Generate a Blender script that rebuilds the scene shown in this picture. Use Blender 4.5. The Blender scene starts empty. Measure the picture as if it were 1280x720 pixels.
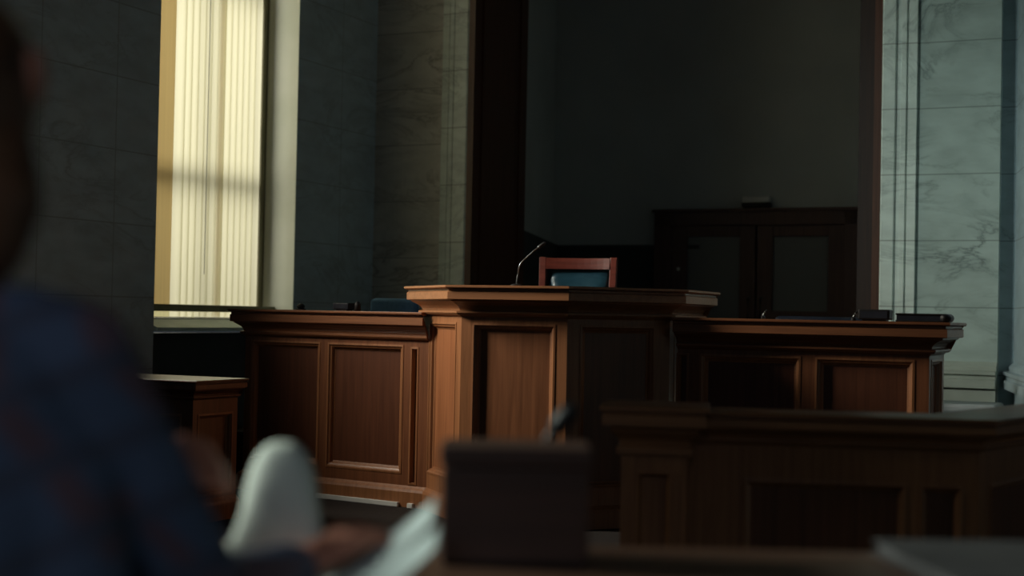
import bpy, bmesh, math, random
from mathutils import Vector, Matrix
random.seed(7)
C = bpy.context.scene.collection
PI = math.pi
RY = math.radians(-25.0)          # the room is turned 25 degrees against the line of sight
CR, SR = math.cos(math.radians(25)), math.sin(math.radians(25))

def W(u, v, z=0.0):               # room coordinates (along back wall, towards back wall) to world
    return Vector((CR*u + SR*v, -SR*u + CR*v, z))

# ------------------------------------------------------------------ materials
def mat(name, col=(.5, .5, .5), rough=.5, metal=0.0, spec=.5, coat=0.0):
    m = bpy.data.materials.new(name); m.use_nodes = True
    b = m.node_tree.nodes['Principled BSDF']
    b.inputs['Base Color'].default_value = (*col, 1)
    b.inputs['Roughness'].default_value = rough
    b.inputs['Metallic'].default_value = metal
    b.inputs['Specular IOR Level'].default_value = spec
    b.inputs['Coat Weight'].default_value = coat
    b.inputs['Coat Roughness'].default_value = .2
    return m

def nodes(m):
    nt = m.node_tree
    return nt, nt.nodes, nt.links, nt.nodes['Principled BSDF']

def coords(nt, scale, kind='Object', rot=(0, 0, 0)):
    tc = nt.nodes.new('ShaderNodeTexCoord'); mp = nt.nodes.new('ShaderNodeMapping')
    mp.inputs['Scale'].default_value = scale
    mp.inputs['Rotation'].default_value = rot
    nt.links.new(tc.outputs[kind], mp.inputs['Vector'])
    return mp

def ramp(nt, stops):
    r = nt.nodes.new('ShaderNodeValToRGB')
    els = r.color_ramp.elements
    while len(els) < len(stops): els.new(.5)
    for e, (p, c) in zip(els, stops):
        e.position = p; e.color = (*c, 1)
    return r

def wood(name, dark, light, rough=.38, scale=1.0, axis=2, coat=.15):
    m = mat(name, light, rough, coat=coat)
    nt, N, L, b = nodes(m)
    sc = [38*scale]*3; sc[axis] = 1.6*scale
    mp = coords(nt, sc)
    n = N.new('ShaderNodeTexNoise'); n.inputs['Scale'].default_value = 1.0
    n.inputs['Detail'].default_value = 6; n.inputs['Roughness'].default_value = .62
    n.inputs['Distortion'].default_value = .6
    L.new(mp.outputs[0], n.inputs['Vector'])
    r = ramp(nt, [(.3, dark), (.5, tuple((a+c)/2 for a, c in zip(dark, light))), (.72, light)])
    L.new(n.outputs['Fac'], r.inputs[0]); L.new(r.outputs[0], b.inputs['Base Color'])
    return m

def marble(name, base, vein, joint, axis=0, zoff=1.75, bh=.48, bw=1.05, amount=1.0, off=0.0):
    """block marble: long drifting veins plus fine courses and joints every bh metres"""
    m = mat(name, base, .34)
    nt, N, L, b = nodes(m)
    tc = N.new('ShaderNodeTexCoord')
    mp = N.new('ShaderNodeMapping'); mp.inputs['Scale'].default_value = (.9, .9, 2.1)
    mp.inputs['Rotation'].default_value = (.12, .16, 0)
    L.new(tc.outputs['Object'], mp.inputs['Vector'])
    n1 = N.new('ShaderNodeTexNoise'); n1.inputs['Scale'].default_value = 1.3; n1.inputs['Detail'].default_value = 9
    n1.inputs['Roughness'].default_value = .62; n1.inputs['Distortion'].default_value = 1.1
    L.new(mp.outputs[0], n1.inputs['Vector'])
    # vein = thin band where the noise crosses .5
    s = N.new('ShaderNodeMath'); s.operation = 'SUBTRACT'; s.inputs[1].default_value = .5
    L.new(n1.outputs['Fac'], s.inputs[0])
    a = N.new('ShaderNodeMath'); a.operation = 'ABSOLUTE'; L.new(s.outputs[0], a.inputs[0])
    r = ramp(nt, [(0, (1, 1, 1)), (.012, (.45, .45, .45)), (.045, (0, 0, 0))])
    L.new(a.outputs[0], r.inputs[0])
    n3 = N.new('ShaderNodeTexNoise'); n3.inputs['Scale'].default_value = .9; n3.inputs['Detail'].default_value = 2
    L.new(mp.outputs[0], n3.inputs['Vector'])
    r3 = ramp(nt, [(.42, (0, 0, 0)), (.62, (1, 1, 1))]); L.new(n3.outputs['Fac'], r3.inputs[0])
    vm = N.new('ShaderNodeMath'); vm.operation = 'MULTIPLY'
    L.new(r.outputs[0], vm.inputs[0]); L.new(r3.outputs[0], vm.inputs[1])
    n2 = N.new('ShaderNodeTexNoise'); n2.inputs['Scale'].default_value = 4; n2.inputs['Detail'].default_value = 8
    L.new(mp.outputs[0], n2.inputs['Vector'])
    cl = ramp(nt, [(.3, tuple(c*.78 for c in base)), (.7, base)]); L.new(n2.outputs['Fac'], cl.inputs[0])
    mx = N.new('ShaderNodeMixRGB'); mx.inputs[2].default_value = (*vein, 1)
    v2 = N.new('ShaderNodeMath'); v2.operation = 'MULTIPLY'; v2.inputs[1].default_value = amount
    L.new(vm.outputs[0], v2.inputs[0]); L.new(v2.outputs[0], mx.inputs[0]); L.new(cl.outputs[0], mx.inputs[1])
    sx = N.new('ShaderNodeSeparateXYZ'); L.new(tc.outputs['Object'], sx.inputs[0])
    def line(sock, period, shift, w):
        q = N.new('ShaderNodeMath'); q.operation = 'ADD'; q.inputs[1].default_value = -shift + 40*period
        L.new(sock, q.inputs[0])
        d = N.new('ShaderNodeMath'); d.operation = 'DIVIDE'; d.inputs[1].default_value = period; L.new(q.outputs[0], d.inputs[0])
        f = N.new('ShaderNodeMath'); f.operation = 'FRACT'; L.new(d.outputs[0], f.inputs[0])
        c = N.new('ShaderNodeMath'); c.operation = 'LESS_THAN'; c.inputs[1].default_value = w/period; L.new(f.outputs[0], c.inputs[0])
        return c
    l1 = line(sx.outputs['Z'], bh, zoff, .009)
    l2 = line(sx.outputs['XY'[axis]], bw, off, .009)
    mm = N.new('ShaderNodeMath'); mm.operation = 'MAXIMUM'; L.new(l1.outputs[0], mm.inputs[0]); L.new(l2.outputs[0], mm.inputs[1])
    m2 = N.new('ShaderNodeMixRGB'); m2.inputs[2].default_value = (*joint, 1)
    sm = N.new('ShaderNodeMath'); sm.operation = 'MULTIPLY'; sm.inputs[1].default_value = .75; L.new(mm.outputs[0], sm.inputs[0])
    L.new(sm.outputs[0], m2.inputs[0]); L.new(mx.outputs[0], m2.inputs[1]); L.new(m2.outputs[0], b.inputs['Base Color'])
    return m

def noisy(name, c1, c2, scale=6, rough=.8, spec=.3):
    m = mat(name, c1, rough, spec=spec)
    nt, N, L, b = nodes(m)
    mp = coords(nt, (scale,)*3)
    n = N.new('ShaderNodeTexNoise'); n.inputs['Scale'].default_value = 1; n.inputs['Detail'].default_value = 5
    L.new(mp.outputs[0], n.inputs['Vector'])
    r = ramp(nt, [(.35, c1), (.65, c2)]); L.new(n.outputs['Fac'], r.inputs[0]); L.new(r.outputs[0], b.inputs['Base Color'])
    return m

def slat_mat(name, col, trans=.6):
    m = bpy.data.materials.new(name); m.use_nodes = True
    nt = m.node_tree; N = nt.nodes; N.clear()
    o = N.new('ShaderNodeOutputMaterial'); d = N.new('ShaderNodeBsdfDiffuse'); t = N.new('ShaderNodeBsdfTranslucent')
    mx = N.new('ShaderNodeMixShader'); mx.inputs[0].default_value = trans
    tc = N.new('ShaderNodeTexCoord'); mp = N.new('ShaderNodeMapping'); mp.inputs['Scale'].default_value = (60, 60, .8)
    n = N.new('ShaderNodeTexNoise'); n.inputs['Scale'].default_value = 1
    nt.links.new(tc.outputs['Object'], mp.inputs[0]); nt.links.new(mp.outputs[0], n.inputs['Vector'])
    r = ramp(nt, [(.3, tuple(c*.93 for c in col)), (.7, col)]); nt.links.new(n.outputs['Fac'], r.inputs[0])
    for s in (d, t): nt.links.new(r.outputs[0], s.inputs['Color'])
    nt.links.new(d.outputs[0], mx.inputs[1]); nt.links.new(t.outputs[0], mx.inputs[2]); nt.links.new(mx.outputs[0], o.inputs['Surface'])
    return m

def plaid(name, base, l1, l2):
    m = mat(name, base, .85, spec=.2)
    nt, N, L, b = nodes(m)
    mp = coords(nt, (1, 1, 1), rot=(.1, .5, .2))
    w1 = N.new('ShaderNodeTexWave'); w1.bands_direction = 'X'; w1.inputs['Scale'].default_value = 4.2; w1.inputs['Distortion'].default_value = .3
    w2 = N.new('ShaderNodeTexWave'); w2.bands_direction = 'Z'; w2.inputs['Scale'].default_value = 4.2; w2.inputs['Distortion'].default_value = .3
    col = None
    prev = None
    for w, c in ((w1, l1), (w2, l2)):
        L.new(mp.outputs[0], w.inputs['Vector'])
        r = ramp(nt, [(.72, (0, 0, 0)), (.92, (1, 1, 1))]); L.new(w.outputs['Fac'], r.inputs[0])
        mx = N.new('ShaderNodeMixRGB'); mx.inputs[1].default_value = (*base, 1); mx.inputs[2].default_value = (*c, 1)
        L.new(r.outputs[0], mx.inputs[0])
        if prev: L.new(prev.outputs[0], mx.inputs[1])
        prev = mx
    L.new(prev.outputs[0], b.inputs['Base Color'])
    return m

MT = {
 'wood':   wood('mahogany', (.20, .078, .030), (.36, .150, .062)),
 'panel':  wood('mahogany panel', (.21, .074, .028), (.36, .140, .058), scale=.8),
 'wood2':  wood('dimmed mahogany', (.125, .043, .018), (.24, .088, .036)),  # darker copies of the mahogany stand in for dimmer light on the wings
 'rail2':  wood('dimmed mahogany moulding', (.15, .054, .022), (.27, .105, .043), axis=0),
 'pdark2': wood('dimmed mahogany panel', (.075, .024, .011), (.135, .046, .021), scale=.8),
 'pdark':  wood('dark and shaded mahogany panel', (.105, .036, .015), (.19, .070, .030), scale=.8),  # darker panel copy, also stands in for shade on facets and desk
 'ptop':   noisy('worn pale polished top', (.42, .40, .32), (.52, .49, .40), 5, .22),  # pale colour stands in for window light on the desk top
 'rail':   wood('mahogany moulding', (.22, .088, .036), (.37, .160, .068), axis=0),
 'darkw':  wood('dark stained oak', (.075, .038, .034), (.13, .066, .054), rough=.5),
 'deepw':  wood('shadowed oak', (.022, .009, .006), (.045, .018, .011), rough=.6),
 'fpanel': wood('half-lit centre panel', (.14, .050, .019), (.25, .096, .040), scale=.8),  # darker copy of the panel for the less lit centre facet
 'jamb':   wood('red brown oak', (.060, .022, .012), (.13, .048, .026), rough=.45),
 'desk':   wood('brown desk wood', (.07, .034, .020), (.13, .064, .040), axis=0, rough=.4),
 'boxw':   wood('box wood', (.050, .023, .014), (.09, .040, .026), axis=0, rough=.55),
 'cherry': wood('cherry chair wood', (.14, .026, .016), (.26, .055, .034), axis=0, rough=.35, coat=.3),
 'mar_x':  marble('pale marble across', (.50, .60, .56), (.18, .22, .21), (.20, .24, .22), 0, bw=30),
 'mar_l':  marble('dim back marble', (.72, .70, .64), (.30, .28, .25), (.30, .29, .27), 0, bw=30, zoff=1.62),
 'mar_r':  marble('right wall marble', (.40, .50, .54), (.22, .27, .29), (.14, .17, .18), 1, bw=30),
 'mar_y':  marble('pale marble along', (.60, .72, .79), (.36, .43, .47), (.32, .38, .41), 1, amount=.8, bw=.69, off=.49, zoff=1.70),
 'mar_t':  marble('architrave marble', (.84, .93, .86), (.36, .42, .39), (.3, .33, .3), 0, bw=30, amount=.6),  # paler base stands in for light on the strip facing the window
 'mar_d':  noisy('base marble', (.36, .40, .35), (.46, .50, .44), 3, .45),
 'plaster': noisy('grey plaster', (.50, .54, .55), (.56, .60, .61), 1.5, .9),
 'dado':   noisy('black dado paint', (.055, .060, .062), (.070, .074, .076), 3, .6),
 'floor':  noisy('dark carpet', (.012, .009, .008), (.020, .015, .013), 30, .95),
 'ceil':   noisy('ceiling paint', (.30, .30, .29), (.34, .34, .33), 2, .9),
 'reveal': noisy('pale reveal marble', (.80, .83, .70), (.88, .90, .78), 3, .6),  # light from the blind put into the reveal colour
 'sill':   noisy('grey green sill stone', (.62, .72, .66), (.70, .79, .73), 5, .5),
 'plinth': noisy('pale edge tone', (.62, .62, .58), (.74, .73, .69), 6, .5),
 'frame':  noisy('olive window paint', (.20, .185, .11), (.26, .24, .15), 4, .5),
 'slat':   slat_mat('ivory blind fabric', (.93, .90, .70), .72),
 'tan':    slat_mat('tan blind edge', (.80, .69, .46), .68),
 'glass':  mat('door glass', (.17, .18, .185), .3),
 'black':  noisy('black plastic', (.012, .012, .013), (.018, .018, .02), 20, .45),
 'navyp':  noisy('dark navy leather', (.010, .013, .022), (.016, .02, .032), 12, .5),
 'blue':   noisy('blue leather', (.04, .13, .19), (.06, .17, .24), 9, .28, .6),
 'bluef':  noisy('blue upholstery', (.11, .27, .50), (.14, .32, .58), 40, .8),
 'steel':  mat('brushed metal', (.55, .57, .58), .3, metal=1),
 'dsteel': mat('dark chrome', (.22, .24, .25), .25, metal=1),
 'white':  noisy('off white plastic', (.80, .81, .80), (.86, .87, .86), 8, .5),
 'paper':  noisy('white paper', (.50, .54, .49), (.57, .60, .55), 3, .8),
 'paper2': noisy('cool paper', (.46, .54, .54), (.54, .61, .60), 3, .8),
 'folder': noisy('grey card', (.065, .063, .067), (.085, .082, .084), 6, .8),
 'skin':   noisy('skin', (.36, .145, .10), (.42, .18, .125), 20, .5),
 'hair':   noisy('dark brown hair', (.035, .018, .011), (.12, .055, .028), 14, .42),
 'jacket': plaid('navy plaid cloth', (.085, .115, .19), (.13, .085, .11), (.075, .085, .13)),
 'trouser': noisy('dark trousers', (.02, .02, .025), (.03, .03, .036), 30, .9),
 'stone':  noisy('grey blue top', (.32, .36, .38), (.40, .44, .46), 6, .45),
}

# ------------------------------------------------------------------ object helpers
def put(name, bm, m, parent=None, smooth=False, loc=None, rotz=None):
    bmesh.ops.recalc_face_normals(bm, faces=bm.faces[:])
    me = bpy.data.meshes.new(name); bm.to_mesh(me); bm.free()
    if smooth:
        for p in me.polygons: p.use_smooth = True
    o = bpy.data.objects.new(name, me); C.objects.link(o)
    me.materials.append(MT[m] if isinstance(m, str) else m)
    if parent: o.parent = parent
    if loc is not None: o.location = loc
    if rotz is not None: o.rotation_euler = (0, 0, rotz)
    return o

def thing(name, label, cat, loc=(0, 0, 0), rotz=0.0, group=None):
    o = bpy.data.objects.new(name, None); C.objects.link(o); o.empty_display_size = .1
    o.location = loc; o.rotation_euler = (0, 0, rotz)
    o['label'] = label; o['category'] = cat
    if group: o['group'] = group
    return o

def tag(o, label, cat, group=None):
    o['label'] = label; o['category'] = cat
    if group: o['group'] = group
    return o

def struct(name, bm, m, room=True, smooth=False):
    o = put(name, bm, m, None, smooth, (0, 0, 0), RY if room else 0.0)
    o['kind'] = 'structure'
    return o

def box(bm, x0, x1, y0, y1, z0, z1, bev=0.0, M=None):
    r = bmesh.ops.create_cube(bm, size=1.0)
    vs = r['verts']
    T = Matrix.Translation(((x0+x1)/2, (y0+y1)/2, (z0+z1)/2)) @ Matrix.Diagonal((x1-x0, y1-y0, z1-z0, 1))
    bmesh.ops.transform(bm, matrix=T, verts=vs)
    if bev > 0:
        es = list({e for v in vs for e in v.link_edges})
        rb = bmesh.ops.bevel(bm, geom=es, offset=bev, segments=2, profile=.5, affect='EDGES')
        vs = list({v for f in rb['faces'] for v in f.verts} | {v for v in vs if v.is_valid})
    if M is not None: bmesh.ops.transform(bm, matrix=M, verts=vs)
    return vs

def boxes(*args, bev=0.0):
    bm = bmesh.new()
    for a in args: box(bm, *a, bev=bev)
    return bm

def sph(bm, c, r, sx=1, sy=1, sz=1, seg=20, M=None):
    v = bmesh.ops.create_uvsphere(bm, u_segments=seg, v_segments=max(8, seg*2//3), radius=r)['verts']
    T = Matrix.Translation(c) @ (M or Matrix()) @ Matrix.Diagonal((sx, sy, sz, 1))
    bmesh.ops.transform(bm, matrix=T, verts=v)

def cone(bm, p, q, r1, r2, seg=16):
    p, q = Vector(p), Vector(q); d = q-p
    if d.length < 1e-6: return
    v = bmesh.ops.create_cone(bm, cap_ends=True, segments=seg, radius1=r1, radius2=r2, depth=d.length)['verts']
    T = Matrix.Translation((p+q)/2) @ d.to_track_quat('Z', 'Y').to_matrix().to_4x4()
    bmesh.ops.transform(bm, matrix=T, verts=v)

def chain(bm, pts, rad, seg=16):
    """tapered rounded limb through points"""
    for i, (p, r) in enumerate(zip(pts, rad)):
        sph(bm, p, r, seg=seg)
        if i: cone(bm, pts[i-1], p, rad[i-1], r, seg)

def tube(bm, pts, rad, seg=12):
    pts = [Vector(p) for p in pts]; rings = []
    n = len(pts)
    if not hasattr(rad, '__len__'): rad = [rad]*n
    for i, p in enumerate(pts):
        d = (pts[min(i+1, n-1)]-pts[max(i-1, 0)]).normalized()
        q = d.to_track_quat('Z', 'Y').to_matrix()
        rings.append([bm.verts.new(p + q @ Vector((math.cos(2*PI*k/seg)*rad[i], math.sin(2*PI*k/seg)*rad[i], 0))) for k in range(seg)])
    for a, b in zip(rings, rings[1:]):
        for k in range(seg): bm.faces.new((a[k], a[(k+1) % seg], b[(k+1) % seg], b[k]))
    bm.faces.new(rings[0][::-1]); bm.faces.new(rings[-1])

def offs(poly, out):
    """offset an open plan polyline outwards (to the right hand of its direction) with mitres"""
    P = [Vector(p) for p in poly]; res = []
    for i, p in enumerate(P):
        ns = []
        if i > 0: d = (p-P[i-1]).normalized(); ns.append(Vector((d.y, -d.x)))
        if i < len(P)-1: d = (P[i+1]-p).normalized(); ns.append(Vector((d.y, -d.x)))
        if len(ns) == 1: res.append(p + ns[0]*out)
        else:
            b = (ns[0]+ns[1]).normalized()
            res.append(p + b*(out/max(.3, b.dot(ns[0]))))
    return res

def sweep(bm, poly, prof, z=0.0, ends=(0, 0)):
    """run a moulding profile [(out, dz)] along a plan polyline; ends = extra run past each end"""
    rows = []
    for out, dz in prof:
        q = offs(poly, out)
        if ends[0]: q[0] = q[0] + (Vector(poly[0])-Vector(poly[1])).normalized()*ends[0]
        if ends[1]: q[-1] = q[-1] + (Vector(poly[-1])-Vector(poly[-2])).normalized()*ends[1]
        rows.append([bm.verts.new((a.x, a.y, z+dz)) for a in q])
    for a, b in zip(rows, rows[1:]):
        for k in range(len(a)-1): bm.faces.new((a[k], a[k+1], b[k+1], b[k]))
    for k in (0, -1):
        try: bm.faces.new([r[k] for r in rows])
        except ValueError: pass

CORN = [(0, -.175), (.010, -.165), (.026, -.162), (.036, -.152), (.036, -.143), (.014, -.138), (.016, -.128), (.030, -.112),
        (.058, -.096), (.076, -.088), (.078, -.082), (.098, -.080), (.102, -.076), (.102, -.036), (.094, -.032), (.094, -.020), (.112, -.016), (.118, -.012), (.118, -.003), (.115, 0)]
BASE = [(.028, 0), (.028, .09), (.022, .105), (.010, .115), (0, .125)]

def panelled(root, poly, ztop, faces, z0=0.0, prof=CORN, depth=.42, scale=1.0, osc=1.0, ends=(0, 0), mat_body='wood', back=None, pm='pdark', tm='rail', cm='rail'):
    """panelled joinery: frame, panels with moulding, cornice, base and worktop, along a plan polyline"""
    zb = ztop - .17*scale
    fr = bmesh.new(); T = .034
    for i in range(len(poly)-1):
        a, b = Vector(poly[i]), Vector(poly[i+1]); d = (b-a); Lg = d.length; d.normalize(); n = Vector((d.y, -d.x))
        def P(s, o, z): return (a.x+d.x*s+n.x*o, a.y+d.y*s+n.y*o, z)
        pans = faces[i]
        xs = sorted({0.0, Lg, *[p[0] for p in pans], *[p[1] for p in pans]})
        zs = sorted({z0, zb, *[p[2] for p in pans], *[p[3] for p in pans]})
        for x0, x1 in zip(xs, xs[1:]):
            for y0, y1 in zip(zs, zs[1:]):
                cx, cy = (x0+x1)/2, (y0+y1)/2
                if any(p[0] < cx < p[1] and p[2] < cy < p[3] for p in pans): continue
                fr.faces.new([fr.verts.new(P(*q)) for q in ((x0, 0, y0), (x1, 0, y0), (x1, 0, y1), (x0, 0, y1))])
        for (x0, x1, y0, y1) in pans:
            ring = [(x0, y0), (x1, y0), (x1, y1), (x0, y1)]
            for (p, q) in zip(ring, ring[1:]+ring[:1]):
                fr.faces.new([fr.verts.new(P(*k)) for k in ((p[0], 0, p[1]), (q[0], 0, q[1]), (q[0], -T, q[1]), (p[0], -T, p[1]))])
            pb = bmesh.new()
            pb.faces.new([pb.verts.new(P(q[0], -T+.006, q[1])) for q in ring])
            po = put('panel', pb, pm[i] if isinstance(pm, (list, tuple)) else pm, root)
            mb = bmesh.new()
            w = min(.034*scale, (x1-x0)*.22)
            steps = [(-.008, .000), (-.008, .003), (.003, .004), (.010*w/.034, -.004), (.018*w/.034, -.008), (.024*w/.034, -.022), (w, -.026), (w, -.030)]
            rows = []
            for ins, o in steps:
                rows.append([mb.verts.new(P(s, o, z)) for s, z in ((x0+ins, y0+ins), (x1-ins, y0+ins), (x1-ins, y1-ins), (x0+ins, y1-ins))])
            for r0, r1 in zip(rows, rows[1:]):
                for k in range(4): mb.faces.new((r0[k], r0[(k+1) % 4], r1[(k+1) % 4], r1[k]))
            put('panel_moulding', mb, 'wood', po)
    # inner shell of the carcass gives it thickness
    inn = offs(poly, -.05)
    for i in range(len(poly)-1):
        for z in ((z0, zb),):
            fr.faces.new([fr.verts.new((p.x, p.y, zz)) for p, zz in ((inn[i], z0), (inn[i+1], z0), (inn[i+1], zb), (inn[i], zb))])
    for k in (0, -1):
        a = Vector(poly[k]); b = inn[k]
        fr.faces.new([fr.verts.new((p.x, p.y, zz)) for p, zz in ((a, z0), (b, z0), (b, zb), (a, zb))])
    put('body_frame', fr, mat_body, root)
    cb = bmesh.new()
    sweep(cb, poly, [(o*scale*osc, z*scale) for o, z in prof], ztop, ends)
    put('cornice', cb, cm, root)
    tb = bmesh.new()
    o1 = offs(poly, .115*scale*osc); o2 = offs(poly, -depth) if back is None else [Vector(p) for p in back]
    if ends[0]:
        e = (Vector(poly[0])-Vector(poly[1])).normalized()*ends[0]; o1[0] += e; o2[0] += e
    if ends[1]:
        e = (Vector(poly[-1])-Vector(poly[-2])).normalized()*ends[1]; o1[-1] += e; o2[-1] += e
    r = [[tb.verts.new((p.x, p.y, z)) for p in o] for o, z in ((o1, ztop+.001), (o2, ztop+.001), (o2, ztop-.03), (o1, ztop-.018))]
    for a, b in ((0, 1), (1, 2), (2, 3)):
        for k in range(len(o1)-1): tb.faces.new((r[a][k], r[a][k+1], r[b][k+1], r[b][k]))
    for k in (0, -1): tb.faces.new([q[k] for q in r])
    put('worktop', tb, tm, root)
    bb = bmesh.new(); sweep(bb, poly, BASE, z0, (0, 0)); put('skirting', bb, 'wood', root)
    return root

# ------------------------------------------------------------------ room shell (room coordinates u, v)
UL = -6.32; VB = 10.71; HT = 6.2
struct('floor', boxes((-8, 8, -3, 15, -.1, 0)), 'floor')
struct('ceiling', boxes((-8, 8, -3, 15, HT, HT+.1)), 'ceil')
# left wall with three tall window openings (only the farthest is in view)
WIN = [(7.82, 9.51), (5.05, 6.33), (-.2, 1.6)]
SILL = 1.10; HEAD = 5.2
bm = bmesh.new()
vs = [-3.0]
for a, b in sorted(WIN): vs += [a, b]
vs.append(VB+.35)
for i in range(0, len(vs), 2): box(bm, UL-.34, UL, vs[i], vs[i+1], 0, HT)
for a, b in WIN:
    box(bm, UL-.34, UL, a, b, HEAD, HT)
struct('wall_left', bm, 'mar_y')
bm = bmesh.new()
for a, b in WIN: box(bm, UL-.34, UL-.10, a, b, 0, SILL-.12)
struct('baseboard_left', bm, 'dado')
SILL = 1.09
# back wall: left piece, right piece, over the opening
UJ0, UJ1 = -5.42, -2.02
bm = bmesh.new()
box(bm, UL, UJ0, VB, VB+.3, 0, HT); box(bm, UJ0, UJ1, VB, VB+.3, 5.3, HT)
struct('wall_back', bm, 'mar_l')
UR = -1.19
struct('wall_back_right', boxes((UJ1, UR, VB, VB+.3, 0, HT)), 'mar_x')
# slot of shadow, then the right wall, splayed towards the viewer
bm = bmesh.new(); box(bm, UR, UR+.12, VB+.09, VB+.3, 0, HT); struct('trim_3', bm, 'mar_r')
p0 = W(UR+.10, VB+.1); dirn = Vector((.235, 1)).normalized()
bm = bmesh.new()
q1 = Vector((p0.x, p0.y)) + dirn*.25; q2 = Vector((p0.x, p0.y)) - dirn*2.0; nrm = Vector((dirn.y, -dirn.x))
vsq = [q1, q2, q2+nrm*.3, q1+nrm*.3]
lo = [bm.verts.new((p.x, p.y, 0)) for p in vsq]; hi = [bm.verts.new((p.x, p.y, HT)) for p in vsq]
bm.faces.new(lo); bm.faces.new(hi[::-1])
for k in range(4): bm.faces.new((lo[k], lo[(k+1) % 4], hi[(k+1) % 4], hi[k]))
struct('wall_right', bm, 'mar_r', room=False)
struct('wall_right_rear', boxes((3.2, 3.5, -3, 7.0, 0, HT)), 'mar_y')
# stone architraves either side of the opening
ARCH = [(0, 0), (0, .022), (.060, .022), (.064, .016), (.072, .016), (.076, .030), (.108, .030), (.112, .022), (.146, .022), (.154, .040), (.238, .040), (.25, .028), (.25, 0)]
def architrave(name, u0, sgn):
    bm = bmesh.new()
    a = [bm.verts.new((u0+sgn*o, VB-h, 0)) for o, h in ARCH]; b = [bm.verts.new((u0+sgn*o, VB-h, 5.5)) for o, h in ARCH]
    for k in range(len(a)-1): bm.faces.new((a[k], a[k+1], b[k+1], b[k]))
    bm.faces.new(a); bm.faces.new(b)
    struct(name, bm, 'mar_t')
architrave('trim_1', UJ0-.25, 1); architrave('trim_2', UJ1+.25, -1)
# dado cap moulding along the right marble
DADO = [(0, 0), (.07, 0), (.07, .012), (.13, .016), (.13, .075), (.10, .082), (.10, .105), (.125, .112), (.125, .135), (.06, .14), (.06, .165), (.05, .175), (.02, .19), (0, .20)]
bm = bmesh.new()
sweep(bm, [(UJ1+.25, VB), (UR+.0, VB)], [(o, z) for o, z in DADO], .69)
box(bm, UJ1+.25, UR, VB-.10, VB, 0, .69)
struct('baseboard_back', bm, 'mar_d')
bm = bmesh.new()
wl = [(q1.x, q1.y), (q2.x, q2.y)]
wl = [wl[1], wl[0]] if False else wl
sweep(bm, wl, [(o*.6, z) for o, z in DADO], .69)
struct('baseboard_right', bm, 'mar_r', room=False)
# alcove: wooden jambs, splayed side wall, rear wall, dado
bm = bmesh.new()
box(bm, UJ0-.02, UJ0+.055, VB-.03, VB+1.03, 0, 5.3)
box(bm, UJ0+.03, UJ0+.075, VB+.10, VB+.16, 0, 5.3); box(bm, UJ0+.03, UJ0+.07, VB+.86, VB+.92, 0, 5.3)
struct('trim_4', bm, 'jamb')
bm = bmesh.new()
box(bm, UJ1-.055, UJ1+.02, VB-.03, VB+.25, 0, 5.3)
struct('trim_5', bm, 'jamb')
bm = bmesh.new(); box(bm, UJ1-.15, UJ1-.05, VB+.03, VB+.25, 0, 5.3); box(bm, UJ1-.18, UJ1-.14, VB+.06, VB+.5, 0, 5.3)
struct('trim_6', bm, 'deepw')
VR = 13.36
bm = bmesh.new()
side = [(UJ0-.02, VB+1.03), (-5.80, VR+.05)]
a = [bm.verts.new((u, v, z)) for (u, v), z in ((side[0], 0), (side[1], 0), (side[1], HT), (side[0], HT))]; bm.faces.new(a)
struct('wall_alcove_left', bm, 'plaster')
struct('wall_alcove_back', boxes((-5.85, -1.6, VR, VR+.15, 0, HT)), 'plaster')
struct('wall_alcove_right', boxes((UJ1+.03, UJ1+.13, VB+.3, VR, 0, HT)), 'plaster')
bm = bmesh.new(); box(bm, -5.79, -4.22, VR-.05, VR, .3, 1.86); box(bm, -5.79, -4.22, VR-.075, VR, 1.83, 1.87)
struct('baseboard_alcove', bm, 'dado')
bm = bmesh.new()
e = [(UJ0-.01, VB+1.03), (-5.76, VR)]
a = [(e[0][0]+.04, e[0][1]), (e[1][0]+.04, e[1][1]), e[1], e[0]]
lo = [bm.verts.new((u, v, .3)) for u, v in a]; hi = [bm.verts.new((u, v, 1.93-.06*(k in (1, 2)))) for k, (u, v) in enumerate(a)]
bm.faces.new(lo); bm.faces.new(hi)
for k in range(4): bm.faces.new((lo[k], lo[(k+1) % 4], hi[(k+1) % 4], hi[k]))
struct('baseboard_alcove_left', bm, 'dado')
struct('platform', boxes((UL+.01, UJ1+1.0, 8.36, 10.5, 0, .3), (UJ0+.08, UJ1-.2, 10.5, VR-.09, 0, .3)), 'floor')

# double door in the alcove: one frame, two leaves, a pane in each
dr = bpy.data.objects.new('door_1', None); C.objects.link(dr); dr['kind'] = 'structure'
dr.location = W(-3.655, VR-.02, .3); dr.rotation_euler = (0, 0, RY)
DW, DH = 1.78, 1.91
put('door_frame', boxes((-DW/2-.12, -DW/2+.06, -.10, 0, 0, DH), (DW/2-.06, DW/2+.12, -.10, 0, 0, DH), (-DW/2-.12, DW/2+.12, -.10, 0, DH-.16, DH),
                        (-DW/2-.14, DW/2+.14, -.12, 0, DH-.03, DH+.0), bev=.006), 'darkw', dr)
for s in (-1, 1):
    x0, x1 = (-DW/2+.06, -.01) if s < 0 else (.01, DW/2-.06)
    px0, px1 = (x0+.15, x1-.15)
    zl = .55 if s < 0 else .945
    lf = put('door_leaf', boxes((x0, px0, -.075, -.02, 0, DH-.16), (px1, x1, -.075, -.02, 0, DH-.16), (px0, px1, -.075, -.02, DH-.265, DH-.16), (px0, px1, -.075, -.02, 0, zl), bev=.004), 'darkw', dr)
    put('door_glass', boxes((px0-.01, px1+.01, -.050, -.040, zl-.01, DH-.255)), 'glass', lf)
    hb = bmesh.new(); tube(hb, [(-.06*-s, -.08, .85), (-.06*-s, -.12, .87), (-.06*-s, -.12, 1.05), (-.06*-s, -.08, 1.07)], .010)
    put('door_handle', hb, 'black', lf, True)

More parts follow.
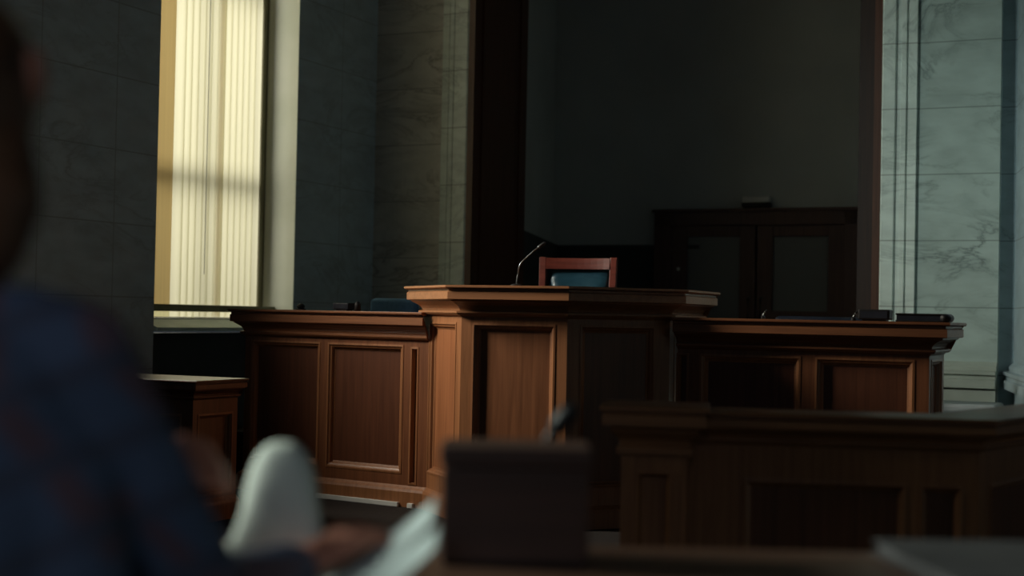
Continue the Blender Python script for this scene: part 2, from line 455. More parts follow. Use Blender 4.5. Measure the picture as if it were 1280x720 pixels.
# window 1 : frame, muntins, sill in front of the stone breast
wn = bpy.data.objects.new('window_1', None); C.objects.link(wn); wn['kind'] = 'structure'; wn.rotation_euler = (0, 0, RY)
v0, v1 = WIN[0]
UW = UL-.30
put('window_frame', boxes((UW-.05, UW+.012, v1-.075, v1, SILL-.04, HEAD), (UW+.0, UW+.03, v1-.095, v1-.06, SILL-.04, HEAD), (UW-.05, UW+.012, v0, v0+.07, SILL-.04, HEAD), (UW-.05, UW+.012, v0, v1, SILL-.04, SILL), (UW+.10, UW+.13, v0, v1, 1.135, 1.185),
                          (UW-.05, UW+.012, v0, v1, HEAD-.07, HEAD), bev=.004), 'frame', wn)
put('window_bar', boxes((UW-.05, UW-.02, (v0+v1)/2-.02, (v0+v1)/2+.02, SILL, HEAD), (UW-.06, UW-.02, v0, v1, 2.05, 2.15), (UW-.06, UW-.02, v0, v1, 3.55, 3.63)), 'frame', wn)
put('window_sill', boxes((UL-.30, UL-.14, v0+.004, v1-.004, SILL-.010, SILL-.002), bev=.003), 'plinth', wn)
bm = bmesh.new()
pr = [(UL-.30, SILL-.012), (UL-.13, SILL-.010), (UL+.020, SILL-.062), (UL+.030, SILL-.066), (UL+.030, SILL-.090), (UL-.30, SILL-.090)]
A = [bm.verts.new((u, v0+.004, z)) for u, z in pr]; B = [bm.verts.new((u, v1-.004, z)) for u, z in pr]
bm.faces.new(A); bm.faces.new(B)
for k in range(len(pr)): bm.faces.new((A[k], A[(k+1) % len(pr)], B[(k+1) % len(pr)], B[k]))
put('window_apron', bm, 'sill', wn)
struct('trim_7', boxes((UL-.34, UL-.001, v1-.008, v1+.001, SILL, HEAD)), 'reveal')  # added lining, coloured pale to stand in for light off the blind
# vertical blind in front of it
vb = thing('vertical_blind', 'tall ivory vertical blind glowing in the marble window recess', 'blind', W(UW+.075, (v0+v1)/2, SILL+.02), RY)
HB = 3.9
put('head_rail', boxes((-.03, .03, -(v1-v0)/2+.08, (v1-v0)/2-.11, HB, HB+.05)), 'white', vb)
yy = -(v1-v0)/2+.08
put('side_slat', boxes((-.012, -.008, yy-.02, -.385, .03, HB)), 'tan', vb)
def slat(w, ang):
    bm = bmesh.new(); n = 6; ca, sa = math.cos(ang), math.sin(ang)
    rows = []
    for z in (-.015, HB):
        row = []
        for k in range(n+1):
            t = k/n-.5; x = .010*(1-4*t*t); y = t*w
            row.append(bm.verts.new((x*ca - y*sa, x*sa + y*ca, z)))
        rows.append(row)
    for k in range(n): bm.faces.new((rows[0][k], rows[0][k+1], rows[1][k+1], rows[1][k]))
    return bm
ys = []
y = -.335
while y < .61:
    ys.append(y); y += .077 + (.010 if len(ys) == 6 else 0)
put('side_slat', boxes((-.012, -.008, yy-.02, -.385, -.016, .03)), 'slat', vb)
first = None
for k, y in enumerate(ys):
    if first is None:
        first = put('slat', slat(.098, -.24), 'slat', vb, True); o = first
    else:
        o = first.copy(); C.objects.link(o)
    o.location = (0, y, 0)
bm = bmesh.new(); tube(bm, [(.03, yy+.72, HB), (.03, yy+.72, .3)], .003); put('pull_cord', bm, 'plinth', vb)
put('side_slat', boxes((-.022, -.018, .125, .16, 0, HB)), 'tan', vb)

# ------------------------------------------------------------------ the judge's bench and its wings
D = thing('judge_bench', 'tall faceted mahogany bench in the centre, with the microphone on top', 'bench', (.013, 7.92, 0), math.radians(-22.5))
w = .315; k = .445; zt = 1.314
poly = [(-w-k, 1.10), (-w-k, k), (-w, 0), (w, 0), (w+k, k), (w+k, 1.10)]
pz = (.22, zt-.215)
L45 = math.hypot(k, k)
panelled(D, poly, zt, [[(.1, .55, *pz)], [(.10, L45-.085, *pz)], [(.075, 2*w-.075, *pz)], [(.085, L45-.10, *pz)], [(.1, .55, *pz)]], depth=.34, pm=['panel', 'panel', 'fpanel', 'pdark', 'pdark'])  # panel tones darken facet by facet to stand in for the side light

LB = thing('side_bench', 'mahogany panelled wing bench below the bright window, left of the tall bench', 'bench', (-1.72, 9.34, 0), math.radians(-33))
Lg = 1.475
pz = (.20, 1.16-.205)
ca, sa = math.cos(math.radians(33)), math.sin(math.radians(33))
def loc33(x, y): dx, dy = x+1.72, y-9.34; return (ca*dx - sa*dy, sa*dx + ca*dy)
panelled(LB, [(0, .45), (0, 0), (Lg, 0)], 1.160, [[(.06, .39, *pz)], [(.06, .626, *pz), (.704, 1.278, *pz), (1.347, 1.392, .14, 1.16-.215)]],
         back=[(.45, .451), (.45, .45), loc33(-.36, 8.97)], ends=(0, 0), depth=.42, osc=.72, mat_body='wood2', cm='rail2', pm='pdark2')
put('lit_sliver', boxes((.66, 1.30, -.05, -.028, .0, .028), (1.37, 1.41, -.05, -.028, 0, .028), bev=.003), 'plinth', LB)  # pale pieces stand in for a lit sliver along the bench foot

RB = thing('side_bench', 'mahogany panelled wing bench beside the pale marble, right of the tall bench', 'bench', (2.162, 7.44, 0), RY)
f = 1.033
def rs(s): return 1.40-s*f
pz = (.20, 1.16-.205)
poly = [(-1.36, 0), (0, 0), (0, .50)]
def q(s): return 1.36-s*f
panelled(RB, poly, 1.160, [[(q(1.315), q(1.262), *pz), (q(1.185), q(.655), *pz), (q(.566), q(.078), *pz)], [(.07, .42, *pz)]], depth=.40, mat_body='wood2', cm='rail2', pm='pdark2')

# low clerk desk under the window
LD = thing('clerk_desk', 'low dark clerk desk with a polished top coloured pale for window light, below the window', 'desk', (-1.69, 7.70, 0), RY)
PL = [(-1.3, 0), (0, 0), (0, .40)]
panelled(LD, PL, .772, [[(.2, .7, .15, .58), (.78, 1.22, .15, .58)], [(.05, .35, .15, .58)]], scale=.62, back=[(-1.3, .40), (-.0, .401), (-.001, .402)], depth=.4, tm='ptop', cm='pdark', mat_body='pdark')  # body wood darkened for shade, top paled for window light

# ------------------------------------------------------------------ jury rail in the right foreground
BR = thing('courtroom_rail', 'dark low panelled barrier with a square end post, in front of the right wing bench', 'rail', (1.503, 4.60, 0), math.radians(-8))
panelled(BR, [(-.95, 0), (0, 0), (.62, 1.07)], .852, [[(.21, .718, .10, .63), (.768, .893, .10, .63)], [(.1, 1.2, .10, .63)]], scale=.62, depth=.20)
pb = [(-1.20, .14), (-1.20, -.075), (-.975, -.075), (-.975, .14)]
po = bmesh.new()
panelled_post = put('post', boxes((-1.132, -.93, -.068, .14, 0, .79)), 'wood', BR)
# post front with inset panel
def post_part():
    fr = bmesh.new(); x0, x1, z1 = -1.137, -.925, .79
    px0, px1, pz0, pz1 = x0+.052, x1-.052, .08, .655
    for a, b, c, d in ((x0, px0, 0, z1), (px1, x1, 0, z1), (px0, px1, 0, pz0), (px0, px1, pz1, z1)): box(fr, a, b, -.092, -.068, c, d)
    put('post_frame', fr, 'wood', panelled_post)
    mb = bmesh.new(); rows = []
    for ins, o in ((-.006, 0), (-.006, .007), (.004, .007), (.012, -.006), (.016, -.020)):
        rows.append([mb.verts.new((x, -.092-o, z)) for x, z in ((px0+ins, pz0+ins), (px1-ins, pz0+ins), (px1-ins, pz1-ins), (px0+ins, pz1-ins))])
    for r0, r1 in zip(rows, rows[1:]):
        for j in range(4): mb.faces.new((r0[j], r0[(j+1) % 4], r1[(j+1) % 4], r1[j]))
    put('post_moulding', mb, 'wood', panelled_post)
post_part()
cb = bmesh.new()
cp = [(-1.20, .14), (-1.20, -.092), (-.975, -.092), (-.975, .14), (-1.20, .14)]
loop = cp[:-1]
def ring(out, z):
    x0, x1, y0, y1 = -1.137-out, -.925+out, -.092-out, .14+out; z -= .012
    return [cb.verts.new(p+(z,)) for p in ((x0, y0), (x1, y0), (x1, y1), (x0, y1))]
rr = [ring(o, z) for o, z in ((.0, .72), (.016, .725), (.016, .745), (.004, .75), (.008, .77), (.03, .795), (.036, .815), (.060, .818), (.060, .852), (.054, .856), (.054, .862), (.070, .866), (.070, .878), (.067, .880))]
for a, b in zip(rr, rr[1:]):
    for j in range(4): cb.faces.new((a[j], a[(j+1) % 4], b[(j+1) % 4], b[j]))
cb.faces.new(rr[-1])
put('post_cap', cb, 'rail', BR)

# pale low ledge behind the rail
LS = thing('low_bench', 'low bench with a grey blue seat against the marble, right edge', 'bench', W(-1.30, 9.75, 0), RY)
put('seat', boxes((-.62, .24, -.22, .22, .58, .645), bev=.02), 'stone', LS)
put('support', boxes((-.56, -.50, -.18, .18, 0, .58), bev=.004), 'darkw', LS)
put('support', boxes((.12, .18, -.18, .18, 0, .58), bev=.004), 'darkw', LS)

# ------------------------------------------------------------------ chairs
def frame_chair(name, label, loc, rotz, bw, htop, wood_m, pad_m, group=None):
    """armless chair with framed upholstered back; local front is -y, origin at the floor"""
    t = thing(name, label, 'chair', loc, rotz, group)
    hw = bw/2
    st = .045
    for s in (-1, 1):
        b = bmesh.new()
        vs_ = box(b, s*hw-(st if s > 0 else 0), s*hw+(0 if s > 0 else st), .20, .245, .40, htop, bev=.004)
        for v in b.verts:
            t_ = (v.co.z-.40)/(htop-.40); v.co.y += .07*t_; v.co.x += s*.012*t_
        put('back_stile', b, wood_m, t)
        put('leg', boxes((s*hw-(.04 if s > 0 else 0), s*hw+(0 if s > 0 else .04), -.22, -.18, 0, .41), bev=.004), wood_m, t)
        put('leg', boxes((s*hw-(.04 if s > 0 else 0), s*hw+(0 if s > 0 else .04), .20, .24, 0, .41), bev=.004), wood_m, t)
        put('stretcher', boxes((s*hw-.03 if s > 0 else -hw+.01, s*hw-.01 if s > 0 else -hw+.03, -.18, .20, .16, .19)), wood_m, t)
    b = bmesh.new(); n = 10; rows = []
    for z, yb in ((htop-.078, .257), (htop-.006, .268)):
        row = []
        for side in (0, .032):
            row.append([b.verts.new(((k/n-.5)*(bw-2*st+.02), yb+side + .022*(1-(2*k/n-1)**2), z)) for k in range(n+1)])
        rows.append(row)
    (f0, b0), (f1, b1) = rows
    for k in range(n):
        b.faces.new((f0[k], f0[k+1], f1[k+1], f1[k])); b.faces.new((b0[k], b1[k], b1[k+1], b0[k+1]))
        b.faces.new((f1[k], f1[k+1], b1[k+1], b1[k])); b.faces.new((f0[k], b0[k], b0[k+1], f0[k+1]))
    put('top_rail', b, wood_m, t)
    # bowed upholstered back pad
    b = bmesh.new(); nx, nz = 16, 10; g = []
    zl, zh = .56, htop-.082
    for j in range(nz+1):
        r = []
        for i in range(nx+1):
            x = i/nx*2-1; z = j/nz*2-1
            puff = (1-abs(x)**6)*(1-abs(z)**6)
            r.append(b.verts.new((x*(hw-st-.002), .250+.06*((j/nz)) + .020*(1-x*x) - .055*puff, zl+(zh-zl)*(j/nz))))
        g.append(r)
    for j in range(nz):
        for i in range(nx): b.faces.new((g[j][i], g[j][i+1], g[j+1][i+1], g[j+1][i]))
    r_ = bmesh.ops.solidify(b, geom=b.faces[:], thickness=.03)
    put('back_pad', b, pad_m, t, True)
    put('seat', boxes((-hw+.005, hw-.005, -.23, .20, .41, .475), bev=.02), pad_m, t)
    return t
JC = frame_chair('judge_chair', 'cherry framed chair with blue leather back behind the tall bench', (.355, 9.22, .30), math.radians(-16), .50, 1.245, 'cherry', 'blue')

def padded_chair(label, loc, rotz, wd, htop, pad):
    t = thing('office_chair', label, 'chair', loc, rotz)
    b = bmesh.new(); box(b, -wd/2, wd/2, .16, .23, .50, htop, bev=.03)
    for v in b.verts: v.co.y += .04*(1-(2*v.co.x/wd)**2)
    put('backrest', b, pad, t, True)
    put('seat', boxes((-wd/2+.01, wd/2-.01, -.25, .20, .40, .49), bev=.03), pad, t, True)
    b = bmesh.new(); tube(b, [(0, .24, .62), (0, .26, .5), (0, .2, .39), (0, 0, .37)], .018); put('back_bracket', b, 'black', t, True)
    b = bmesh.new(); tube(b, [(0, 0, .06), (0, 0, .40)], .028); put('column', b, 'black', t, True)
    b = bmesh.new()
    for k in range(5):
        a = 2*PI*k/5; cone(b, (0, 0, .08), (.27*math.cos(a), .27*math.sin(a), .055), .026, .015)
    put('star_base', b, 'black', t)
    for k in range(5):
        a = 2*PI*k/5; b = bmesh.new(); sph(b, (.27*math.cos(a), .27*math.sin(a), .028), .028, seg=12); put('caster', b, 'black', t, True)
    return t
padded_chair('blue upholstered chair back showing above the bench below the window', (-.90, 9.75, .30), math.radians(-28), .38, .955, 'bluef')
padded_chair('dark navy chair back showing above the right wing bench by the doors', (1.93, 9.05, .30), math.radians(-18), .60, .885, 'navyp')

# ------------------------------------------------------------------ small things on the benches
def gooseneck(name, label, loc, rotz, pts, r, head_len, head_r, base_r, mneck='steel'):
    t = thing(name, label, 'microphone', loc, rotz)
    b = bmesh.new(); tube(b, [(0, 0, 0), (0, 0, .012), (0, 0, .018)], [base_r, base_r, base_r*.55], 20); put('base', b, 'black', t)
    b = bmesh.new()
    # smooth the neck
    P = [Vector(p) for p in pts]; out = []
    for i in range(len(P)-1):
        p0 = P[max(i-1, 0)]; p1 = P[i]; p2 = P[i+1]; p3 = P[min(i+2, len(P)-1)]
        for s in range(6):
            u = s/6
            out.append(.5*((2*p1)+(p2-p0)*u+(2*p0-5*p1+4*p2-p3)*u*u+(3*p1-p0-3*p2+p3)*u**3))
    out.append(P[-1])
    tube(b, out, r); put('neck', b, mneck, t, True)
    d = (out[-1]-out[-3]).normalized(); e = out[-1]
    b = bmesh.new(); tube(b, [e-d*.004, e, e+d*head_len*.15, e+d*head_len*.8, e+d*head_len], [r, head_r*.8, head_r, head_r, head_r*.6], 14); h = put('head', b, 'black', t, True)
    b = bmesh.new(); tube(b, [e+d*head_len*.10, e+d*head_len*.2], head_r*1.06, 14); put('collar', b, mneck, h, True)
    return t
gooseneck('microphone', 'slim chrome gooseneck microphone on the tall bench beside the chair', (.025, 8.235, zt+.002), 0,
          [(0, 0, .015), (.003, 0, .05), (.008, 0, .075), (.010, -.004, .10), (.022, -.008, .135), (.055, -.012, .170), (.092, -.02, .205), (.118, -.025, .225)], .0038, .055, .010, .035, 'dsteel')
gooseneck('microphone', 'thin small gooseneck microphone on the right bench in front of the doors', (1.385, 7.93, 1.162), 0,
          [(0, 0, .012), (0, 0, .018), (.002, 0, .026), (.008, 0, .034)], .003, .02, .005, .012)
gooseneck('microphone', 'thin small gooseneck microphone beside the black box on the right bench', (1.835, 7.73, 1.162), 0,
          [(0, 0, .012), (0, 0, .018), (.002, 0, .026), (.008, 0, .034)], .003, .02, .005, .012)
def screen_box(name, label, cat, loc, rotz, wd, h, dp, m):
    t = thing(name, label, cat, loc, rotz)
    put('shell', boxes((-wd/2, wd/2, -dp/2, dp/2, .008, h), bev=.006), m, t)
    put('foot', boxes((-wd/2+.02, wd/2-.02, -dp/2+.01, dp/2-.01, 0, .010)), 'black', t)
    put('face_plate', boxes((-wd/2+.012, wd/2-.012, -dp/2-.002, -dp/2+.002, .016, h-.01)), 'navyp', t)
    return t
screen_box('equipment_box', 'small black box on the right wing bench in front of the pale marble', 'box', (1.955, 7.735, 1.161), RY, .165, .062, .10, 'black')
bk = thing('binder', 'flat black rounded-spine binder at the right end of the wing bench', 'binder', (2.185, 7.565, 1.161), RY)
put('cover', boxes((-.15, .10, -.09, .10, 0, .008), (-.15, .10, -.09, .10, .036, .044), bev=.003), 'black', bk)
put('pages', boxes((-.145, .09, -.084, .094, .008, .036)), 'navyp', bk)
b = bmesh.new(); tube(b, [(.10, -.09, .022), (.10, .10, .022)], .022, 16); put('spine', b, 'black', bk, True)
screen_box('equipment_box', 'dark blue box on the bench below the window', 'box', (-1.07, 9.21, 1.161), math.radians(-33), .125, .050, .08, 'navyp')
t = thing('desk_bell', 'small round black knob-topped object at the left end of the bench', 'desk bell', (-1.365, 9.33, 1.161))
b = bmesh.new(); tube(b, [(0, 0, 0), (0, 0, .008), (0, 0, .010)], [.034, .034, .028], 20); put('base', b, 'black', t)
b = bmesh.new(); sph(b, (0, 0, .022), .026, 1, 1, .8); put('dome', b, 'black', t, True)
t = thing('desk_speaker', 'short black cylinder standing right of the dark blue box', 'speaker', (-.975, 9.12, 1.161))
b = bmesh.new(); tube(b, [(0, 0, 0), (0, 0, .045), (0, 0, .054)], [.020, .020, .013], 18); put('housing', b, 'black', t, True)
b = bmesh.new(); tube(b, [(0, 0, .054), (0, 0, .060)], .010, 14); put('cap', b, 'navyp', t, True)

# fittings in the alcove
t = thing('emergency_light', 'white emergency light box on the wall above the double doors', 'light', W(-3.67, VR-.005, 2.222), RY)
put('housing', boxes((-.14, .14, -.07, 0, 0, .045), bev=.008), 'black', t)
put('diffuser', boxes((-.135, .135, -.085, -.01, .045, .105), bev=.015), 'white', t)
t = thing('pale_strip', 'thin pale vertical conduit at the right side of the door frame', 'strip', W(-2.60, VR-.155, 1.80), RY)
put('bar', boxes((-.012, .012, -.012, .012, 0, .42), bev=.004), 'white', t)  # narrow pale upright against the door frame
put('clip', boxes((-.02, .02, .0, .03, .2, .22)), 'black', t)
t = thing('wall_hook', 'small pale-tipped fitting on the black dado left of the doors', 'hook', W(-4.42, VR-.052, 1.62), RY)
b = bmesh.new(); tube(b, [(0, 0, .13), (0, -.03, .12), (0, -.035, .03)], .010); put('arm', b, 'cherry', t, True)
b = bmesh.new(); sph(b, (0, -.035, .015), .020); put('tip', b, 'white', t, True)

# ------------------------------------------------------------------ counsel table in the foreground and what lies on it
TZ = .75
CT = thing('counsel_table', 'brown wooden counsel table across the bottom of the view', 'table', (.25, 2.13, 0), 0)
put('tabletop', boxes((-1.75, 1.75, -.40, .40, TZ-.035, TZ), bev=.006), 'desk', CT)
put('apron', boxes((-1.65, 1.65, .30, .33, TZ-.16, TZ-.035)), 'desk', CT)
for sx in (-1, 1):
    for sy in (-1, 1):
        put('leg', boxes((sx*1.62-.035, sx*1.62+.035, sy*.32-.035, sy*.32+.035, 0, TZ-.035), bev=.006), 'desk', CT)
bx = thing('wooden_box', 'plain dark wooden box on the counsel table, in front of the microphone', 'box', (.012, 2.37, TZ+.001), 0)
put('case', boxes((-.118, .118, -.075, .075, .006, .155), bev=.004), 'boxw', bx)
put('lid', boxes((-.121, .121, -.078, .078, .158, .190), bev=.004), 'boxw', bx)
put('plinth', boxes((-.112, .112, -.07, .07, 0, .006)), 'black', bx)
t = gooseneck('microphone', 'blurred dark microphone rising behind the wooden box on the counsel table', (.072, 2.485, TZ+.001), 0,
          [(0, 0, .015), (-.012, 0, .08), (-.012, 0, .14), (-.006, -.005, .185), (.006, -.01, .205)], .009, .055, .017, .03, 'black')
fd = thing('document_folder', 'grey card folder lying at the right end of the counsel table', 'folder', (.955, 2.33, TZ+.001), math.radians(3))
put('cover', boxes((-.31, .31, -.20, .20, 0, .003), (-.31, .31, -.20, .20, .021, .024), bev=.001), 'folder', fd)
put('sheets', boxes((-.30, .30, -.19, .19, .003, .021)), 'folder', fd)

def sheet(name, label, fn, nu, nv, m, cat='paper', group=None):
    b = bmesh.new()
    g = [[b.verts.new(fn(i/nu, j/nv)) for i in range(nu+1)] for j in range(nv+1)]
    for j in range(nv):
        for i in range(nu): b.faces.new((g[j][i], g[j][i+1], g[j+1][i+1], g[j+1][i]))
    bmesh.ops.recalc_face_normals(b, faces=b.faces[:])
    bmesh.ops.solidify(b, geom=b.faces[:], thickness=.0012)
    o = put(name, b, m, None, True)
    return tag(o, label, cat, group)
def sm(t): t = max(0, min(1, t)); return t*t*(3-2*t)
# curled page that arches up under the hands
def arch(u, v):
    # v: 0 near the reader .. 1 far; u: across
    x = .5*math.sin(PI*(u-.5))
    hgt = .198*sm(v/.6)**.8
    wd = .24*(1-v)**6 + .108 + .02*v
    bump = max(0.0, 1-abs(2*x)**2.7)**(1/2.7)
    return (-.1565*(2.02+.19*v) + x*wd - .03*(1-v)**4*(1 if x < 0 else .2), 2.02 + .19*v, TZ+.004 + hgt*bump)
sheet('curled_page', 'white page arched up into a rounded curl between the hands', arch, 40, 30, 'paper')
def leaf_top(u, v):
    return (-.255+.152*u, 1.92+.17*v*(1-.35*u)+.05*u, TZ+.006+.024*v*(1-.5*u)+.020*math.sin(PI*u*.9)*(.3+.7*v)+.112*u**1.8)
def leaf_low(u, v):
    return (-.270+.178*u, 1.80+.14*v*(1-.35*u)+.07*u, TZ+.003+.018*v*(1-.4*u)+.012*math.sin(PI*u*.9)*v+.096*u**1.9)
sheet('loose_sheet', 'upper loose sheet with its corner curled up, right of the curled page', leaf_top, 24, 10, 'paper2', group='loose sheets on the counsel table')
sheet('loose_sheet', 'lower loose sheet curling up towards the wooden box, nearest the table edge', leaf_low, 24, 10, 'paper2', group='loose sheets on the counsel table')

# ------------------------------------------------------------------ the seated person
PX, PY = -.605, 1.50
P = thing('person', 'person in a navy plaid jacket seated at the counsel table, seen from behind, reading papers', 'person', (PX, PY, 0))
def fuse(o, vox, smooth=6):
    r = o.modifiers.new('fuse', 'REMESH'); r.mode = 'VOXEL'; r.voxel_size = vox; r.use_smooth_shade = True
    s = o.modifiers.new('soften', 'SMOOTH'); s.iterations = smooth; s.factor = .5
    return o
def loc(x, y, z): return Vector((x-PX, y-PY, z))
HX, HY, HZ = -.600, 1.535, 1.352       # head centre
shR, shL = loc(-.462, 1.51, 1.092), loc(-.80, 1.50, 1.095)
elR, elL = loc(-.355, 1.68, .806), loc(-.73, 1.78, .895)
wrR, wrL = loc(-.285, 2.0, .796), loc(-.53, 2.0, .935)
b = bmesh.new()
# head with face turned towards the bench, ears, neck
sph(b, loc(HX, HY, HZ+.02), .095, .80, 1.0, 1.10, 28); sph(b, loc(HX+.01, HY+.035, HZ-.05), .066, .88, .98, 1.05, 24)
sph(b, loc(HX+.012, HY+.080, HZ-.085), .026); cone(b, loc(HX+.012, HY+.088, HZ+.02), loc(HX+.014, HY+.112, HZ-.022), .008, .014)
sph(b, loc(HX+.014, HY+.112, HZ-.022), .013)
for s in (-1, 1):
    sph(b, loc(HX+s*.034+.01, HY+.088, HZ+.012), .013)
    sph(b, loc(HX+s*.085, HY-.006, HZ+.042), .031, .45, .62, 1.05, 16)
sph(b, loc(HX+.013, HY+.096, HZ-.052), .020, 1.2, .5, .32); sph(b, loc(HX+.013, HY+.094, HZ-.064), .018, 1.1, .5, .35)
chain(b, [loc(-.612, 1.50, 1.08), loc(-.618, 1.508, 1.18), loc(HX, HY-.005, HZ-.06)], [.066, .057, .056])
# trunk, arms, legs
chain(b, [loc(-.60, 1.40, .50), loc(-.60, 1.41, .70), loc(-.605, 1.46, .92), loc(-.61, 1.49, 1.06)], [.14, .12, .13, .09])
chain(b, [loc(-.69, 1.42, .52), loc(-.70, 1.84, .53), loc(-.70, 1.86, .09), loc(-.70, 1.99, .045)], [.085, .062, .045, .04])
chain(b, [loc(-.51, 1.42, .52), loc(-.50, 1.84, .53), loc(-.50, 1.86, .09), loc(-.50, 1.99, .045)], [.085, .062, .045, .04])
for sh, el, wr in ((shR, elR, wrR), (shL, elL, wrL)):
    chain(b, [loc(-.61, 1.49, 1.07), sh, el, wr], [.055, .046, .040, .027])
def hand(b, wr, fwd, up, thumb_side, curl, ln=1.0):
    """palm, four unequal bent fingers and a thumb from the side of the palm"""
    fwd = Vector(fwd).normalized(); up = Vector(up); up = (up-fwd*up.dot(fwd)).normalized(); sd = fwd.cross(up)*thumb_side
    c = wr+fwd*.050*ln
    chain(b, [wr, wr+fwd*.03*ln], [.027, .026])
    for t in (-1, -.33, .33, 1):
        chain(b, [wr+sd*t*.014+fwd*.01, wr+fwd*.088*ln+sd*t*.030], [.017, .0125], 12)
    for i, (t, l) in enumerate(((1, .070), (.33, .080), (-.33, .074), (-1, .058))):
        p = wr+fwd*.088*ln+sd*t*.030; ang = .15; pts = [p]
        for sgl, bend in ((.46, curl*.6), (.30, curl), (.24, curl*.7)):
            ang += bend; d = fwd*math.cos(ang) - up*math.sin(ang) + sd*t*.06
            p = p + d.normalized()*l*sgl*ln; pts.append(p)
        chain(b, pts, [.0098, .0092, .0084, .0074], 12)
    p = wr+fwd*.028+sd*.028
    chain(b, [wr+fwd*.012+sd*.010, p, p+fwd*.030+sd*.022-up*.012, p+fwd*.058+sd*.022-up*.026], [.017, .0125, .0108, .0088], 12)
hand(b, wrL, (.90, .40, .06), (-.05, -.75, .70), 1, .42)
hand(b, wrR, (.74, .56, .40), (-.1, -.25, 1), -1, .30)
body = fuse(put('body', b, 'skin', P, True), .0045, 3)
# jacket : follows the trunk and the arms down to the wrists
b = bmesh.new()
chain(b, [loc(-.60, 1.40, .52), loc(-.60, 1.405, .70), loc(-.605, 1.45, .92), loc(-.61, 1.475, 1.05)], [.175, .155, .165, .115], 28)
chain(b, [loc(-.61, 1.49, 1.075), loc(-.515, 1.50, 1.108), shR, loc(-.408, 1.585, .95), elR, loc(-.318, 1.84, .801), loc(-.294, 1.96, .797)], [.090, .066, .068, .066, .060, .046, .040], 24)
chain(b, [loc(-.61, 1.49, 1.075), loc(-.72, 1.51, 1.105), shL, loc(-.78, 1.62, .99), elL, loc(-.64, 1.88, .913), loc(-.555, 1.972, .930)], [.095, .070, .073, .067, .060, .048, .040], 24)
chain(b, [loc(-.56, 1.46, 1.02), loc(-.50, 1.48, .95), loc(-.48, 1.48, .82), loc(-.53, 1.42, .60)], [.12, .10, .10, .10], 24)
chain(b, [loc(-.65, 1.46, 1.02), loc(-.74, 1.50, .98), loc(-.73, 1.48, .82), loc(-.68, 1.42, .60)], [.12, .10, .10, .10], 24)
sph(b, loc(-.612, 1.495, 1.135), .072, 1.05, 1.0, .55)
fuse(put('jacket', b, 'jacket', P, True), .009, 8)
b = bmesh.new()
for x in (-.69, -.51): chain(b, [loc(x, 1.40, .53), loc(x+(.01 if x > -.6 else -.01), 1.85, .54), loc(x+(.01 if x > -.6 else -.01), 1.87, .11)], [.10, .076, .058], 20)
sph(b, loc(-.60, 1.38, .54), .15, 1.25, 1, .75)
fuse(put('trousers', b, 'trouser', P, True), .011, 6)
# hair : cap over the skull falling to the nape
b = bmesh.new()
sph(b, loc(HX, HY-.012, HZ+.026), .106, .84, 1.0, 1.10, 28)
sph(b, loc(HX-.002, HY-.045, HZ-.04), .085, .95, .80, 1.15, 24)
chain(b, [loc(HX+.040, HY-.025, HZ-.03), loc(HX+.057, HY-.03, HZ-.09), loc(HX+.048, HY-.035, HZ-.14), loc(HX+.03, HY-.04, HZ-.18)], [.052, .050, .044, .03], 18)
chain(b, [loc(HX-.045, HY-.035, HZ-.03), loc(HX-.055, HY-.05, HZ-.09), loc(HX-.045, HY-.055, HZ-.135)], [.050, .046, .026], 18)
# part the hair in front of the face
for v in list(b.verts):
    lim = loc(0, HY+.055, 0).y
    if v.co.z < HZ+.055 and v.co.y > lim: v.co.y = lim
fuse(put('hair', b, 'hair', P, True), .007, 4)
# chair under the person
t = thing('counsel_chair', 'low dark chair the person sits on at the counsel table', 'chair', (-.60, 1.40, 0))
put('seat', boxes((-.24, .24, -.23, .23, .35, .41), bev=.02), 'navyp', t)
put('backrest', boxes((-.22, .22, -.265, -.225, .50, .80), bev=.015), 'navyp', t)
for sx in (-1, 1):
    put('leg', boxes((sx*.21-.02, sx*.21+.02, .17, .21, 0, .35)), 'darkw', t)
    put('leg', boxes((sx*.21-.02, sx*.21+.02, -.25, -.21, 0, .52)), 'darkw', t)

# ------------------------------------------------------------------ light
def area(name, loc_, aim, sx, sy, power, col, spread=180):
    l = bpy.data.lights.new(name, 'AREA'); l.shape = 'RECTANGLE'; l.size = sx; l.size_y = sy; l.energy = power; l.color = col
    l.spread = math.radians(spread)
    o = bpy.data.objects.new(name, l); C.objects.link(o); o.location = loc_
    d = Vector(aim)-Vector(loc_); o.rotation_euler = d.to_track_quat('-Z', 'Y').to_euler()
    return o
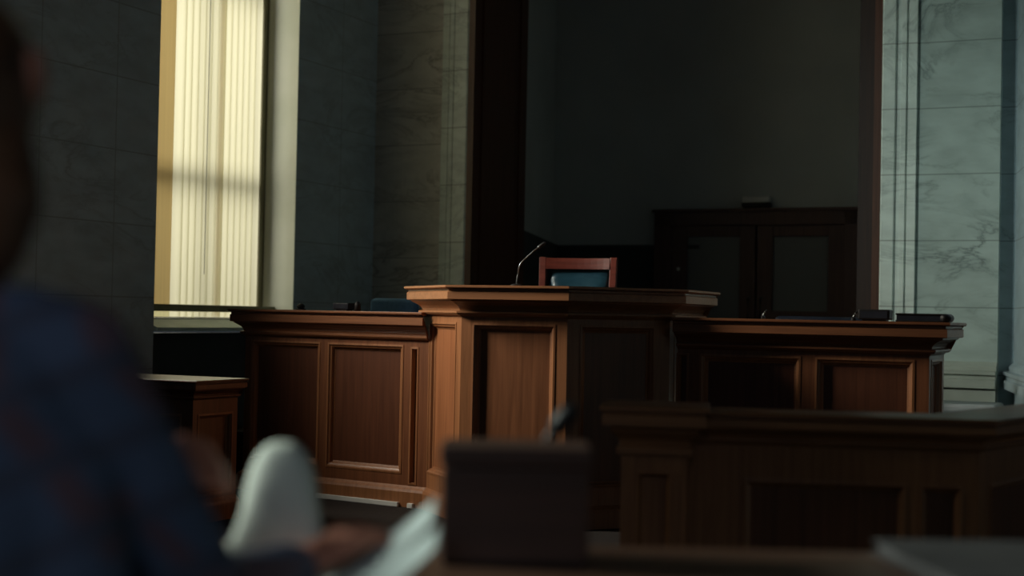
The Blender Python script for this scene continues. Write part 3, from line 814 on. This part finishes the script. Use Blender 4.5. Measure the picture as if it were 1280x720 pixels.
# daylight behind the blind
p = W(UL-1.15, (v0+v1)/2, 3.2); area('daylight_window', p, W(UL, (v0+v1)/2, 3.0), 2.6, 4.6, 74, (1.0, .96, .80))
# daylight through the second window, out of view on the left
vm = (WIN[1][0]+WIN[1][1])/2
p = W(UL-.05, 6.02, 3.0); area('daylight_second_window', p, p+Vector((1, -.04, -.52)),   .58, 1.3, 28, (1.0, .93, .78), 64)
p = W(UL-.05, vm+.1, 3.4); area('sky_second_window', p, (3.0, 10.1, 2.3), 1.0, 1.2, 9.0, (.84, 1.0, .93), 42)
# weaker daylight from the third window beside the reader
vm = (WIN[2][0]+WIN[2][1])/2
p = W(UL-.05, vm, 3.1); area('daylight_third_window', p, (-.3, 2.05, .85), 1.2, 1.8, 28, (.90, 1.0, .88), 46)
# added cool fill lamp for bounce onto right end faces; no window here
area('fill_right_side', (3.35, 8.3, 2.6), (2.35, 8.2, 1.45), 1.0, 1.6, 2.6, (.80, .92, 1.0), 64)
area('fill_rear', (-.9, -2.6, 3.0), (-.68, 1.5, .95), 1.2, 1.6, .85, (.80, .88, 1.0), 27)  # added weak fill lamp behind the camera to lift the jacket
w_ = bpy.data.worlds.new('World'); bpy.context.scene.world = w_; w_.use_nodes = True
w_.node_tree.nodes['Background'].inputs[0].default_value = (.72, .86, 1.0, 1)
w_.node_tree.nodes['Background'].inputs[1].default_value = .027

# ------------------------------------------------------------------ camera
cam = bpy.data.cameras.new('camera'); co = bpy.data.objects.new('camera', cam); C.objects.link(co)
cam.sensor_width = 36; cam.lens = 36*1800/1280
co.matrix_world = Matrix.Translation((0, 0, 1.15)) @ Matrix.Rotation(math.radians(90+1.11), 4, 'X') @ Matrix.Rotation(.02, 4, 'Z')
cam.dof.use_dof = True; cam.dof.focus_distance = 8.2; cam.dof.aperture_fstop = 1.5
cam.clip_start = .05
sc = bpy.context.scene; sc.camera = co
sc.view_settings.view_transform = 'Standard'; sc.view_settings.look = 'None'; sc.view_settings.exposure = 0
sc.cycles.use_denoising = True
